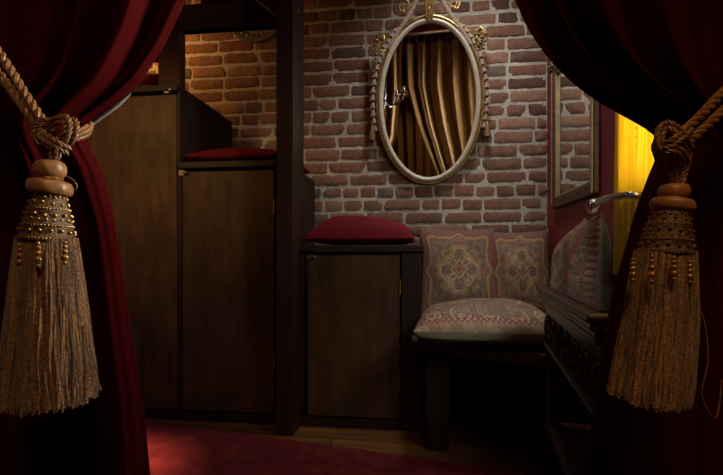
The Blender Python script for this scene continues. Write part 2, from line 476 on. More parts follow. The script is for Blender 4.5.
# ------------------------------------------------------------------ stepped cabinets
DF = .66
uP0, uP1 = U(276, .79), U(293, .79)            # post
def cabinet(name, label, u0, u1, ztop, door, latch, hinge_side, stile=None, notch=False, top_over=.02):
    base = W((u0 + u1) / 2, DF / 2, 0)
    t = empty(name, base, label, 'cabinet', 'stepped cabinets along the brick wall')
    tb = .032
    mb = MB()
    boxW(mb, u0, u1, .02, DF - .022, .0, ztop - tb)                    # carcass
    boxW(mb, u0, u1, DF - .022, DF - .004, 0, .045)                   # plinth
    boxW(mb, u0, u0 + .012, DF - .022, DF, .045, ztop - tb)
    if stile: boxW(mb, stile, u1, DF - .022, DF + .004, .0, ztop - tb)
    else: boxW(mb, u1 - .012, u1, DF - .022, DF, .045, ztop - tb)
    mb.build('carcass', M['dark_wood'], t, smooth=False, bevel=.002)
    mb = MB(); boxW(mb, u0, u1 + (.012 if notch else 0), .02, DF + top_over, ztop - tb, ztop)
    if notch: boxW(mb, uP0 + .002, u0, .02, .585, ztop - tb, ztop)
    mb.build('top_board', M['dark_wood'], t, smooth=False, bevel=.004)
    d = door
    mb = MB(); boxW(mb, d[0], d[1], DF - .02, DF + .004, .055, ztop - tb - .014)
    do = mb.build('door', M['door_wood'], t, smooth=False, bevel=.002)
    # latch
    mb = MB(); lu, lz = latch
    c = W(lu, DF + .012, lz)
    boxW(mb, lu - .030, lu - .006, DF + .004, DF + .012, lz - .012, lz + .012)
    tube(mb, [W(lu + .004, DF + .003, lz), W(lu + .004, DF + .020, lz)], .008, 12)
    sphere(mb, W(lu + .004, DF + .022, lz), .0095, 12, 8)
    l = mb.build('latch', M['steel'], do)
    if hinge_side is not None:
        for hz in ([ztop - .19, .22] if ztop < 1 else [ztop - .22, .3]):
            mb = MB(); tube(mb, [W(hinge_side, DF + .006, hz - .035), W(hinge_side, DF + .006, hz + .035)], .005, 10)
            mb.build('hinge', M['brass'], do)
    return t
z1, z2, z3 = ZW(180, 85, DF), ZW(230, 160.5, DF + .02), ZW(360, 245, DF + .02)
u180 = U(179.5, DF)
cabinet('cabinet', 'tallest amber-lit wooden cabinet, furthest left of the stepped row', -1.62, u180, z1, (-1.60, u180 - .014), (U(171, DF), ZW(171, 91, DF)), None)
cabinet('cabinet', 'middle-height dark wooden cabinet left of the square post', u180 + .001, uP0 - .002, z2, (U(183, DF), U(274, DF)), (U(186, DF), ZW(186, 173, DF)), U(274.5, DF))
u3r = U(421, DF)
cabinet('cabinet', 'lowest wooden cabinet between the square post and the corner bench', uP1 + .001, u3r, z3, (U(308, DF), U(399.5, DF)), (U(314, DF), ZW(314, 257, DF)), U(400, DF), stile=U(401.5, DF), notch=True)
# upper side wall trim of the tall cabinet (its right flank above the next step)
t = None

# post
t = empty('wooden_post', W((uP0 + uP1) / 2, .69, 0), 'tall square dark wooden post between the middle and the lowest cabinet', 'post')
mb = MB(); boxW(mb, uP0, uP1, .596, .79, 0, CEIL - .002); mb.build('shaft', M['post_wood'], t, smooth=False, bevel=.004)
mb = MB(); c = W(uP1 + .001, .70, ZW(298, 11, .70)); sphere(mb, c, .010, 10, 6, scale=(.25, .5, 1.2)); mb.build('screw_plate', M['gold_edge'], t)

# loft frame over the tall cabinet: stile, header, recessed board
uS0 = U(157.5, DF)
t = empty('loft_frame', W(uS0, .63, z1), 'dark red-brown timber frame over the stepped seats, framing a view of brick', 'timber frame')
mb = MB(); boxW(mb, uS0, u180, .60, .656, z1 + .001, CEIL - .01); mb.build('stile', M['red_wood'], t, smooth=False, bevel=.003)
zh = ZW(228, 32.5, .60)
mb = MB(); boxW(mb, u180 + .001, uP0 - .001, .600, .65, zh, zh + .125); boxW(mb, u180 + .001, uP0 - .001, .600, .665, zh, zh + .022)
mb.build('header_beam', M['red_wood'], t, smooth=False, bevel=.003)
mb = MB(); boxW(mb, -1.62, uS0 - .001, .60, .65, ZW(150, 58, DF), ZW(150, 58, DF) + .13); mb.build('side_beam', M['red_wood'], t, smooth=False, bevel=.003)
mb = MB(); boxW(mb, u180 + .002, uP0 - .002, .42, .44, zh + .11, CEIL - .02); mb.build('recessed_board', M['door_wood'], t, smooth=False)
mb = MB()
pts = [(276.5, 17), (225, -24), (225, -150), (276.5, -150)]
vs = [W(min(U(a, .655), uP0 - .002), .666, ZW(a, b_, .655)) for a, b_ in pts] + [W(min(U(a, .655), uP0 - .002), .652, ZW(a, b_, .655)) for a, b_ in pts]
mb.add(vs, [(0, 1, 2, 3), (7, 6, 5, 4), (0, 4, 5, 1), (1, 5, 6, 2), (2, 6, 7, 3), (3, 7, 4, 0)])
p = empty('red_panel', vs[0], 'small crimson cloth panel with a pale slanted edge, at the top left of the post', 'panel')
mb.build('panel_cloth', M['red_cushion'], p, smooth=False)
mb = MB(); tube(mb, [vs[0] + Vector((0, -.004, 0)), vs[1] + Vector((0, -.004, 0))], .0045, 8); mb.build('edge_trim', M['cream'], p)

# round ornament on the brick, half hidden behind the header
c0 = W(U(255, .03), .03, ZW(255, 9, .03)); rad = 33 * c0.y / F
t = empty('wall_plaque', c0, 'round grey plaque with gilt relief, half hidden by the dark header beam', 'wall ornament')
def disc_rings(mb, prof, seg=48, mi=0):
    vs = []; fs = []
    for (r_, o_) in prof:
        for k in range(seg):
            a = 2 * PI * k / seg
            vs.append(c0 + Vector((cT, -sT, 0)) * (r_ * math.cos(a)) + Vector((0, 0, r_ * math.sin(a))) + Vector((-sT, -cT, 0)) * (o_ - .028))
    for i in range(len(prof) - 1):
        for k in range(seg):
            k2 = (k + 1) % seg
            fs.append((i * seg + k, (i + 1) * seg + k, (i + 1) * seg + k2, i * seg + k2))
    mb.add(vs, fs, mi)
mb = MB(); disc_rings(mb, [(rad, 0), (rad, .015), (rad * .96, .024), (rad * .80, .02), (rad * .74, .01), (.001, .012)]); mb.build('plate', plain('grey green pewter', (.13, .13, .11), .5, .3, bumps=(90, .5, .003)), t)
mb = MB()
for k in range(30):
    a = 2 * PI * k / 30
    sphere(mb, c0 + Vector((cT, -sT, 0)) * (rad * .80 * math.cos(a)) + Vector((0, 0, rad * .80 * math.sin(a))) + Vector((-sT, -cT, 0)) * (-.006), .011, 8, 6, scale=(1.2, .6, .8))
mb.build('gilt_relief', M['gold_leaf'], t)

# ------------------------------------------------------------------ cushions
def pillow(t, origin, ex, ey, en, w, h, tf, tb, fmat, bmat, fname, bname, pattern=None, n=110, pinch=.06, lump=.05, seed=0, pw=.42, box=2.4, pwb=None):
    r = np.random.RandomState(seed); ph = r.rand(8) * 6.28
    g = np.linspace(-1, 1, n + 1)
    for side, mt, nm in ((1, fmat, fname), (-1, bmat, bname)):
        if mt is None: continue
        mb = MB(); vs = []; cols = []
        T = tf if side > 0 else tb
        for y in g:
            for x in g:
                b_ = max(0, (1 - abs(x) ** box)) * max(0, (1 - abs(y) ** box)); pw_ = pw if side > 0 else (pwb or pw)
                th = T * b_ ** pw_
                wr = lump * T * (math.sin(3.1 * x + ph[0] + 1.5 * y) + math.sin(4.3 * y + ph[1] - 2.0 * x) + .6 * math.sin(7 * x + 5 * y + ph[2]))
                th += wr * min(1, b_ * 1.6)
                ol = .010 * (math.sin(2.5 * x + ph[3]) + math.sin(5 * y + ph[4]) + .5 * math.sin(9 * (x + y) + ph[5]))
                px_ = x * (1 - pinch * (1 - y * y)) * w / 2
                py_ = y * (1 - pinch * (1 - x * x)) * h / 2
                vs.append(origin + ex * (px_ + ol * w * y) + ey * (py_ + ol * h * x) + en * (side * th))
                if side > 0 and pattern: cols.append((*pattern(x, y), 1))
        fs = []
        for j in range(n):
            for i in range(n):
                q = j * (n + 1) + i
                f = (q, q + 1, q + n + 2, q + n + 1)
                fs.append(f if side > 0 else f[::-1])
        mb.add(vs, fs)
        mb.build(nm, mt, t, colors=cols if cols else None, angle=180)
GOLD = (.27, .165, .055); RUST = (.17, .07, .04); RED = (.20, .038, .042); TEAL = (.085, .088, .072); CREAM = (.33, .25, .165); MAUVE = (.150, .078, .046); DARKB = (.07, .042, .034)
def h2(i, j): 
    v = math.sin(i * 127.1 + j * 311.7) * 43758.5453
    return v - math.floor(v)
def pat_medal(x, y):
    fx, fy = abs(x), abs(y); p, q = max(fx, fy), min(fx, fy)
    c = (fx ** 5 + fy ** 5) ** .2
    ang = math.atan2(y, x)
    rs = .755 + .055 * math.cos(8 * ang) + .02 * math.cos(16 * ang)
    k = c - rs
    col = MAUVE
    if k > .0:
        if k < .075: col = GOLD
        elif k < .10: col = DARKB
        elif k < .15: col = RED
        elif k < .18: col = MAUVE
        else:
            s = math.sin(30 * (x + y)) * math.sin(30 * (x - y))
            col = (.115, .062, .040) if s < .2 else ((.22, .11, .06) if s < .6 else RED)
            if c > .95: col = (.12, .07, .045)
        return col
    if k > -.03: return RUST
    def ring(cx, cy, r0, wd): return abs(math.hypot(p - cx, q - cy) - r0) < wd
    def dot(cx, cy, r0): return math.hypot(p - cx, q - cy) < r0
    s = fx + fy
    if s < .07: col = RED
    elif s < .12: col = GOLD
    elif .19 < s < .235: col = CREAM
    # four lyre-shaped lobes with curled ends
    if ring(.36, 0, .20, .020) and (p > .36 or q > .12): col = GOLD
    if ring(.36, 0, .145, .018) and p > .30: col = CREAM
    elif dot(.40, 0, .085): col = TEAL
    if dot(.41, 0, .038): col = RED
    if abs(q - .55 * p) < .016 and .10 < p < .30: col = CREAM
    if ring(.30, .225, .085, .020): col = GOLD
    elif ring(.30, .225, .045, .014): col = CREAM
    if ring(.51, .15, .055, .016): col = GOLD
    if ring(.52, .50, .105, .016): col = (.22, .15, .08)
    elif ring(.52, .50, .062, .016): col = TEAL
    elif dot(.52, .50, .03): col = RED
    if ring(.60, .32, .045, .016): col = TEAL
    if ring(.44, .36, .035, .016): col = GOLD
    if ring(.62, 0, .04, .018): col = RED
    if col is MAUVE and h2(round(x * 26), round(y * 26)) > .80: col = (.24, .14, .08)
    elif col is MAUVE and h2(round(x * 26) + 9, round(y * 26)) > .85: col = TEAL
    return col
def pat_seat(x, y):
    fx, fy = abs(x), abs(y)
    m_ = max(fx, fy)
    if m_ > .93: return (.34, .25, .15) if math.sin(150 * (x + y)) > 0 else (.20, .09, .06)
    if m_ > .86: return RED if math.sin(80 * x) * math.sin(80 * y) > -.2 else CREAM
    if fx < .45 and -.82 < y < -.05: return floret(x, y, .085, (.17, .12, .085))
    # large paisley drops
    cx = (x * 2.6) - round(x * 2.6); cy = (y * 2.0 + .5) - round(y * 2.0 + .5)
    d = math.hypot(cx + .25 * cy, cy * .9)
    if d < .12: return RUST
    if d < .20: return CREAM
    if d < .26: return RED
    if d < .36: return (.36, .26, .12)
    if d < .40: return DARKB
    v = h2(round(x * 34), round(y * 34))
    return MAUVE if v < .55 else ((.25, .13, .09) if v < .8 else TEAL)
def floret(x, y, sp, base):
    i, j = math.floor(x / sp), math.floor(y / sp)
    dx, dy = x / sp - i - .5, y / sp - j - .5
    d = math.hypot(dx, dy) * (1 + .25 * math.cos(4 * math.atan2(dy, dx)))
    c = h2(i, j)
    if d < .17: return GOLD if c > .5 else RED
    if d < .30: return (RUST, CREAM, TEAL)[int(c * 2.99)]
    if d < .40: return DARKB if c > .3 else base
    return base
def pat_side(x, y):
    w = x + .03 * math.sin(8 * y) + .012 * math.sin(21 * y)
    if x > .95: return (.30, .22, .13) if math.sin(60 * y) > 0 else (.17, .06, .05)
    if x > .80: return floret(x, y, .065, (.22, .125, .07))
    if w > .74: return (.25, .14, .07) if math.sin(26 * y) > -.3 else TEAL
    if w > .66: return (.27, .025, .04)
    if w > .55: return floret(w, y, .11, (.17, .10, .065))
    if w > .49: return GOLD
    if w > .45: return DARKB
    return pat_medal(x * .95 + .05, y)
Z0 = .446
def back_cushion(label, pxc, w, h, dbot, seed):
    lean = math.radians(13)
    u = U(pxc, dbot)
    ex = Vector((cT, -sT, 0)); out = Vector((-sT, -cT, 0))
    ey = Vector((0, 0, 1)) * math.cos(lean) - out * math.sin(lean)
    en = out * math.cos(lean) + Vector((0, 0, 1)) * math.sin(lean)
    t = empty('throw_cushion', W(u, dbot, Z0), label, 'cushion', 'tapestry cushions on the corner bench')
    org = W(u, dbot, Z0 + .01) + ey * (h / 2)
    pillow(t, org, ex, ey, en, w, h, .075, .05, M['tapestry'], M['velvet_green'], 'patterned_cover', 'velvet_back', pat_medal, 130, seed=seed, pinch=.075, pw=.5, box=2.2, lump=.085)
    return t
back_cushion('medallion tapestry cushion against the brick wall, beside the lowest cabinet', 459, .43, .515, .21, 1)
back_cushion('medallion tapestry cushion in the brick corner, partly behind the green-backed cushion', 522, .335, .50, .20, 2)
# corner cushion at the red wall
near = Vector((.792, 1.67, 0)); far = near + Vector((math.sin(math.radians(17)), math.cos(math.radians(17)), 0)) * .42
ex = (near - far).normalized(); out = Vector((-ex.y, ex.x, 0)); out = out if out.x < 0 else -out
lean = math.radians(5); ey = Vector((0, 0, 1)) * math.cos(lean) - out * math.sin(lean); en = out * math.cos(lean) + Vector((0, 0, 1)) * math.sin(lean)
mid = (near + far) / 2
t = empty('throw_cushion', Vector((mid.x, mid.y, Z0)), 'paisley cushion with sage green velvet back showing, leaning below the silver holdback', 'cushion', 'tapestry cushions on the corner bench')
pillow(t, Vector((mid.x, mid.y, Z0 + .01)) + ey * .252, ex, ey, en, .42, .505, .135, .088, M['tapestry'], M['velvet_green'], 'patterned_cover', 'velvet_back', pat_side, 130, seed=3, pinch=.10, pw=.6, box=2.0, lump=.07)
# big flat seat pillow
cs = Vector((.518, 2.035, .512)); ex = Vector((.987, -.16, 0)).normalized(); ey = Vector((.16, .987, 0)).normalized()
t = empty('seat_cushion', Vector((cs.x, cs.y, Z0)), 'large flat paisley seat pillow with green velvet underside lying on the bench', 'cushion')
pillow(t, cs, ex, ey, Vector((0, 0, 1)), .56, .55, .100, .064, M['tapestry'], M['velvet_green'], 'patterned_cover', 'velvet_underside', pat_seat, 150, seed=4, pinch=.04, pw=.60, box=2.8, pwb=.26)

def red_cushion(label, u0, u1, d0, d1, z, hgt, seed, edge=.35):
    ex = Vector((cT, -sT, 0)); ey = Vector((sT, cT, 0))
    mb = MB(); n = 60; r = np.random.RandomState(seed); ph = r.rand(4) * 6.28
    g = np.linspace(-1, 1, n + 1); org = W((u0 + u1) / 2, (d0 + d1) / 2, z)
    for side in (1, -1):
        vs = []
        for y in g:
            for x in g:
                b_ = (1 - abs(x) ** 2.3) * (1 - abs(y) ** 2.6)
                b_ = max(b_, 0) ** .42
                top = hgt * (edge + (1 - edge) * b_) + .004 * hgt / .1 * (math.sin(3 * x + ph[0]) + math.sin(4 * y + ph[1] + 2 * x)) * b_
                bot = hgt * edge * (1 - b_)
                zz = top if side > 0 else bot
                vs.append(org + ex * (x * (u1 - u0) / 2 * (1 - .02 * (1 - y * y))) + ey * (y * (d1 - d0) / 2) + Vector((0, 0, zz + .001)))
        fs = []
        for j in range(n):
            for i in range(n):
                q = j * (n + 1) + i; f = (q, q + 1, q + n + 2, q + n + 1)
                fs.append(f if side > 0 else f[::-1])
        mb.add(vs, fs)
    o = mb.build('box_cushion', M['red_cushion'], None, origin=org, angle=180)
    return tag(o, label, 'cushion', 'red velvet cushions on the cabinets')
red_cushion('plump ruby velvet cushion on the lowest cabinet, below the oval mirror', uP1 + .006, U(414, .56), .06, .63, z3, .155, 3, .2)
red_cushion('thin dark red velvet cushion on the middle cabinet, behind the square post', U(184, .62), uP0 - .006, .10, .64, z2, .095, 5)
red_cushion('red cushion on the tallest cabinet, glowing orange beside the timber frame', -1.5, u180 - .13, .10, .625, z1, .115, 6, .62)

# ------------------------------------------------------------------ corner bench
ucs = u3r + .015
pA = W(ucs, .03, 0); pB = W(ucs, DF + .03, 0)
poly = [(pA.x, pA.y), (pB.x, pB.y), (.225, 2.14), (.212, 2.03), (.232, 1.98), (.34, 1.935), (.47, 1.85), (.60, 1.755)]
q = R(1.18, .01, 0); poly.append((q.x, q.y)); q = R(.04, .01, 0); poly.append((q.x, q.y))
t = empty('corner_bench', Vector((.55, 2.2, 0)), 'dark wooden corner bench carrying the patterned pillows beside the lowest cabinet', 'bench')
mb = MB(); prism(mb, poly, .395, Z0 - .002); mb.build('seat_board', M['bench_wood'], t, smooth=False, bevel=.006)
for (lx, ly) in ((.312, 2.00), (.82, 1.74), (.36, 2.62)):
    mb = MB(); box8(mb, [(lx - .045, ly - .045, 0), (lx + .045, ly - .045, 0), (lx + .045, ly + .045, 0), (lx - .045, ly + .045, 0), (lx - .05, ly - .05, .394), (lx + .05, ly - .05, .394), (lx + .05, ly + .05, .394), (lx - .05, ly + .05, .394)])
    mb.build('leg', M['dark_wood'], t, smooth=False, bevel=.004)

# ------------------------------------------------------------------ console table
e1 = Vector((-.245, -.97, 0)).normalized(); e2 = Vector((.97, -.245, 0)).normalized()
TC = Vector((.60, 1.655, 0)); TL, TW, TZ = .84, .265, .70
def T(a, b_, z): return TC + e1 * a + e2 * b_ + Vector((0, 0, z))
def boxT(mb, a0, a1, b0, b1, z0, z1):
    box8(mb, [T(a0, b0, z0), T(a1, b0, z0), T(a1, b1, z0), T(a0, b1, z0), T(a0, b0, z1), T(a1, b0, z1), T(a1, b1, z1), T(a0, b1, z1)])
t = empty('console_table', T(TL / 2, TW / 2, 0), 'dark carved wooden console table with glass top along the red wall', 'table')
mb = MB(); boxT(mb, 0, TL, 0, TW, TZ - .020, TZ - .004); boxT(mb, .008, TL - .008, .008, TW - .004, TZ - .036, TZ - .020); boxT(mb, .018, TL - .018, .018, TW - .006, TZ - .052, TZ - .036)
mb.build('top', M['carved'], t, smooth=False, bevel=.005)
mb = MB(); boxT(mb, .028, TL - .028, .026, TW - .012, TZ - .0035, TZ + .001); mb.build('glass_top', M['glass_top'], t, smooth=False)
mb = MB(); boxT(mb, .03, TL - .03, .03, TW - .012, .50, TZ - .052)
boxT(mb, .03, TL - .03, .022, .034, .485, .503); boxT(mb, .03, TL - .03, .020, .034, TZ - .064, TZ - .052)
mb.build('apron', M['carved'], t, smooth=False, bevel=.003)
mb = MB()
nn = 13
for i in range(nn):                                                   # carved scrolling frieze
    a = .07 + (TL - .14) * i / (nn - 1); zc = .572
    s = 1 if i % 2 else -1
    pts = [T(a + .022 * math.cos(th) * (1 - .55 * th / 7.5), .026, zc + s * .004 + s * .028 * math.sin(th) * (1 - .55 * th / 7.5)) for th in np.linspace(0, 7.5, 26)]
    tube(mb, pts, [.006 - .003 * k / 25 for k in range(26)], 6)
    sphere(mb, T(a + .027, .028, zc - s * .026), .009, 8, 6)
    sphere(mb, T(a, .028, zc), .008, 8, 6)
    tube(mb, [T(a + .018, .026, zc + s * .020), T(a + .032, .025, zc), T(a + .042, .027, zc - s * .018)], [.005, .006, .002], 6)
mb.build('carved_frieze', M['carved'], t)
for a in (.045, TL - .045):
    for b_ in (.048, TW - .04):
        mb = MB(); c = T(a, b_, 0); prof = [(.484, .020), (.46, .022), (.44, .015), (.40, .021), (.33, .023), (.27, .016), (.245, .022), (.205, .022), (.19, .015), (.12, .019), (.05, .013), (.03, .018), (0, .018)]
        lathe(mb, [(Vector((c.x, c.y, z)), r_, r_, 0) for z, r_ in prof], 16); mb.build('leg', M['carved'], t)
mb = MB(); boxT(mb, .02, TL - .02, .03, TW - .02, .215, .238); mb.build('lower_shelf', M['red_wood'], t, smooth=False, bevel=.004)

# ------------------------------------------------------------------ oval mirror
tilt = math.radians(5.4)
dm = .072
oc = W(U(429, dm), dm, ZW(429, 101.3, dm)); ou = Vector((cT, -sT, 0)); oo = Vector((-sT, -cT, 0))
ov = Vector((0, 0, 1)) * math.cos(tilt) + oo * math.sin(tilt); on = oo * math.cos(tilt) - Vector((0, 0, 1)) * math.sin(tilt)
S = oc.y / F
def OV(x, y, n=0): return oc + ou * (x * S) + ov * (y * S) + on * n       # px-sized units on the frame
t = empty('oval_mirror', W(U(429, 0), .02, ZW(429, 184, .02)), 'oval mirror in a cream and gilt frame with garlands, hung on the brick', 'mirror')
def ellipse_sweep(mb, prof, seg=120, mi=0, close=True):
    vs = []; fs = []
    for (off, n) in prof:
        for k in range(seg):
            a = 2 * PI * k / seg
            vs.append(OV((46 + off) * math.cos(a), (75.0 + off) * math.sin(a), n))
    m_ = len(prof)
    for i in range(m_ if close else m_ - 1):
        for k in range(seg):
            k2 = (k + 1) % seg; i2 = (i + 1) % m_
            fs.append((i * seg + k, i2 * seg + k, i2 * seg + k2, i * seg + k2))
    mb.add(vs, fs, mi)
seg = 120
mb = MB()
mb.add([OV(46.3 * math.cos(2 * PI * k / seg), 75.3 * math.sin(2 * PI * k / seg), .002) for k in range(seg)], [tuple(range(seg))])
mb.build('mirror_glass', M['mirror'], t, smooth=False)
mb = MB(); ellipse_sweep(mb, [(0, -.006), (0, .006), (.6, .013), (2.4, .018), (4.2, .014), (4.8, .006), (4.8, -.006)]); mb.build('inner_band', M['cream'], t)
mb = MB(); ellipse_sweep(mb, [(4.8, -.012), (4.8, .010), (5.6, .007), (6.4, .016), (7.2, .015), (7.8, .004), (7.8, -.012)]); mb.build('outer_moulding', M['gold_leaf'], t)
for sx in (-1, 1):
    mb = MB()                                                         # husk garland following the oval
    for i in range(15):
        a = math.radians(58 - i * 5.2)
        c = OV(sx * (46 + 10.5) * math.cos(a), (75 + 10) * math.sin(a), .004)
        a2_ = a - .07
        c2 = OV(sx * (46 + 10.5) * math.cos(a2_), (75 + 10) * math.sin(a2_), .006)
        sd = (c2 - c).normalized()
        side = sd.cross(on).normalized()
        tube(mb, [c, c.lerp(c2, .5), c2, c2 + sd * .006], [.004, .009, .012, .006], 7)
        for q in (-1, 1):
            tube(mb, [c + side * q * .004, c2 + side * q * .013, c2 + side * q * .017 + sd * .008 + on * .002], [.003, .005, .0012], 5)
    mb.build('garland', M['husk'], t)
    mb = MB()                                                         # band up to the crest
    pts = [OV(sx * x, y, .006) for x, y in ((40, 52), (33, 64), (25, 75), (19, 84), (14, 93), (9, 104))]
    pts, _ = resample(pts, 26)
    vs = []; fs = []
    for i, p_ in enumerate(pts):
        tn = (pts[min(i + 1, 25)] - pts[max(i - 1, 0)]).normalized(); sd = tn.cross(on).normalized()
        for wq, nq in ((-.013, 0), (-.011, .008), (0, .011 + .003 * (i % 2)), (.011, .008), (.013, 0)): vs.append(p_ + sd * wq + on * nq)
    for i in range(25):
        for k in range(4): fs.append((i * 5 + k, i * 5 + k + 1, (i + 1) * 5 + k + 1, (i + 1) * 5 + k))
    mb.add(vs, fs); mb.build('ribbon', M['husk'], t)
    mb = MB()                                                         # rosette cluster
    bx, by = sx * 49.5, 58
    for i in range(9):
        a = i * 2.4; rr = 1.2 + 2.6 * math.sqrt(i)
        sphere(mb, OV(bx + rr * .62 * math.cos(a), by + rr * math.sin(a), .014 + .008 * rng.rand()), .006 + .006 * rng.rand(), 8, 6)
    for i in range(5):
        sphere(mb, OV(bx + sx * (3 + i * .2), by - 10 - i * 4.2, .010), .010 - .0012 * i, 8, 6)
    for k in range(8):
        a = k * .8 + .4
        pts = [OV(bx + (2 + 6.5 * s_) * math.cos(a + 1.3 * s_), by + (3 + 8 * s_) * math.sin(a + 1.3 * s_), .008 + .01 * s_ * (1 - s_)) for s_ in np.linspace(0, 1, 9)]
        tube(mb, pts, [.007, .008, .008, .007, .006, .005, .004, .003, .001], 6)
    mb.build('rosette', M['gold_leaf'], t)
    mb = MB()                                                         # scroll above the shoulder
    pts = [OV(sx * (24 + 5.5 * math.cos(th) * (1 - th / 12)), 93 + 6.5 * math.sin(th) * (1 - th / 12), .006) for th in np.linspace(-1.6, 6.4, 30)]
    tube(mb, pts, [.006 - .003 * k / 29 for k in range(30)], 7)
    sphere(mb, OV(sx * 25, 87, .008), .012, 10, 7, scale=(.8, .8, 1.5)); mb.build('scroll', M['gold_leaf'], t)
    mb = MB(); a = math.radians(-20)                                  # tassel drop
    c = OV(sx * 57, -22, .004)
    lathe(mb, [(c + Vector((0, 0, z)), r_, r_, 0) for z, r_ in ((.015, .004), (.008, .011), (0, .008), (-.01, .012), (-.05, .017), (-.085, .019))], 12); mb.build('drop_tassel', plain('tarnished gold', (.16, .10, .035), .5, .3, var=.4), t)
mb = MB()
for sx in (-2.6, 2.6):
    tube(mb, [OV(sx, 78, .018), OV(sx, 86, .020), OV(sx * 1.2, 96, .014), OV(sx * 2.0, 108, .010)], [.007, .010, .009, .007], 8)
sphere(mb, OV(0, 87, .020), .015, 12, 8, scale=(.8, .8, 1.3)); tube(mb, [OV(0, 76, .022), OV(0, 92, .016), OV(0, 110, .010)], [.006, .012, .012], 8)
mb.build('crest', M['gold_leaf'], t)

# ------------------------------------------------------------------ rectangular mirror on the red wall
t = empty('wall_mirror', R(.51, 0, 1.045), 'tall bronze-framed rectangular mirror on the red wall reflecting brick', 'mirror')
d0, d1, zb, zt = .193, .835, 1.043, 1.80; fw = .052
mb = MB()
for (a, b_, c, d) in ((d0, d0 + fw, zb, zt), (d1 - fw, d1, zb, zt), (d0 + fw, d1 - fw, zb, zb + fw), (d0 + fw, d1 - fw, zt - fw, zt)):
    boxR(mb, a, b_, .001, .026, c, d)
mb.build('frame', M['bronze_frame'], t, smooth=False, bevel=.006)
mb = MB(); q = .010
for (a, b_, c, d) in ((d0 + fw, d0 + fw + q, zb + fw, zt - fw), (d1 - fw - q, d1 - fw, zb + fw, zt - fw), (d0 + fw + q, d1 - fw - q, zb + fw, zb + fw + q), (d0 + fw + q, d1 - fw - q, zt - fw - q, zt - fw)):
    boxR(mb, a, b_, .006, .020, c, d)
boxR(mb, d0 + .012, d0 + .024, .026, .030, zb + .02, zt - .02); boxR(mb, d1 - .026, d1 - .006, .026, .032, zb + .006, zt - .006)
mb.build('gilt_edge', M['gold_edge'], t, smooth=False, bevel=.002)
mb = MB(); boxR(mb, d0 + fw - .004, d1 - fw + .004, .003, .008, zb + fw - .004, zt - fw + .004); mb.build('mirror_glass', M['mirror'], t, smooth=False)
for (a, z_) in ((d0 + .012, zt - .012), (d1 - .012, zt - .012)):
    mb = MB()
    for k in range(6):
        th = k * PI / 3; sphere(mb, R(a + .018 * math.cos(th), .028, z_ + .018 * math.sin(th)), .013, 8, 6)
    sphere(mb, R(a, .034, z_), .014, 8, 6)
    mb.build('corner_rosette', M['bronze_frame'], t)

# ------------------------------------------------------------------ yellow curtain and holdback
def fold_curtain(name, mats, n_s, n_z, fn, parent=None, thick=.004, rim=0, back=1, origin=None):
    mb = MB(); vs = []
    for j in range(n_z + 1):
        for i in range(n_s + 1):
            vs.append(fn(i / n_s, j / n_z))
    fs = []
    for j in range(n_z):
        for i in range(n_s):
            q_ = j * (n_s + 1) + i; fs.append((q_, q_ + n_s + 1, q_ + n_s + 2, q_ + 1))
    mb.add(vs, fs)
    o = mb.build(name, mats, parent, origin=origin, angle=180)
    s = o.modifiers.new('solid', 'SOLIDIFY'); s.thickness = thick; s.offset = -1; s.material_offset = back; s.material_offset_rim = rim
    return o
def yfn(s, v):
    d = 1.145 + .40 * s; z = 2.34 - v * (2.34 - .735)
    pin = math.exp(-((z - .985) / .35) ** 2)
    d = d + pin * (1.25 - d) * .04
    w = .038 + .026 * math.sin(2 * PI * s * 8.5 + .6 * math.sin(5 * s) + .25 * math.sin(3 * z)) + .008 * math.sin(2 * PI * s * 17 + 1 + .5 * z)
    return R(d, .010 + w, z)
t = empty('window_curtain', R(1.15, .03, .735), 'bright yellow silk curtain hanging in folds beside the window', 'curtain')
fold_curtain('drape', [M['yellow_silk']], 200, 40, yfn, t, .002, 0, 0)
mb = MB()
for k in range(60):
    z = 2.30 - k * .026
    q_ = yfn(.40, (2.34 - z) / (2.34 - .735)); sphere(mb, q_ + Vector((-.004, -.002, 0)), .0055, 6, 5)
mb.build('bead_braid', M['cream'], t)
hz = .985
t = empty('curtain_holdback', R(1.12, 0, hz), 'curved silver curtain holdback with a crystal end knob on the red wall', 'holdback')
mb = MB(); pts = [R(1.20, .004, hz - .016), R(1.25, .025, hz - .012), R(1.325, .050, hz - .012), R(1.325, .084, hz - .007), R(1.24, .102, hz - .002), R(1.15, .102, hz), R(1.07, .098, hz - .003)]
pts, _ = resample(pts, 40); tube(mb, pts, .0115, 14); mb.build('arm', M['chrome'], t)
mb = MB(); tube(mb, [R(1.085, .099, hz - .002), R(1.070, .099, hz - .004)], [.0135, .016], 16); tube(mb, [R(1.069, .099, hz - .004), R(1.056, .098, hz - .005)], [.017, .011], 16); mb.build('collar', M['chrome'], t)
mb = MB(); sphere(mb, R(1.034, .096, hz - .010), .025, 20, 14); mb.build('crystal_knob', M['crystal'], t)
mb = MB(); tube(mb, [R(1.20, .001, hz - .020), R(1.20, .009, hz - .020)], .024, 20); tube(mb, [R(1.20, .009, hz - .020), R(1.24, .060, hz - .018)], .014, 14); mb.build('mount', M['dark_metal'], t)

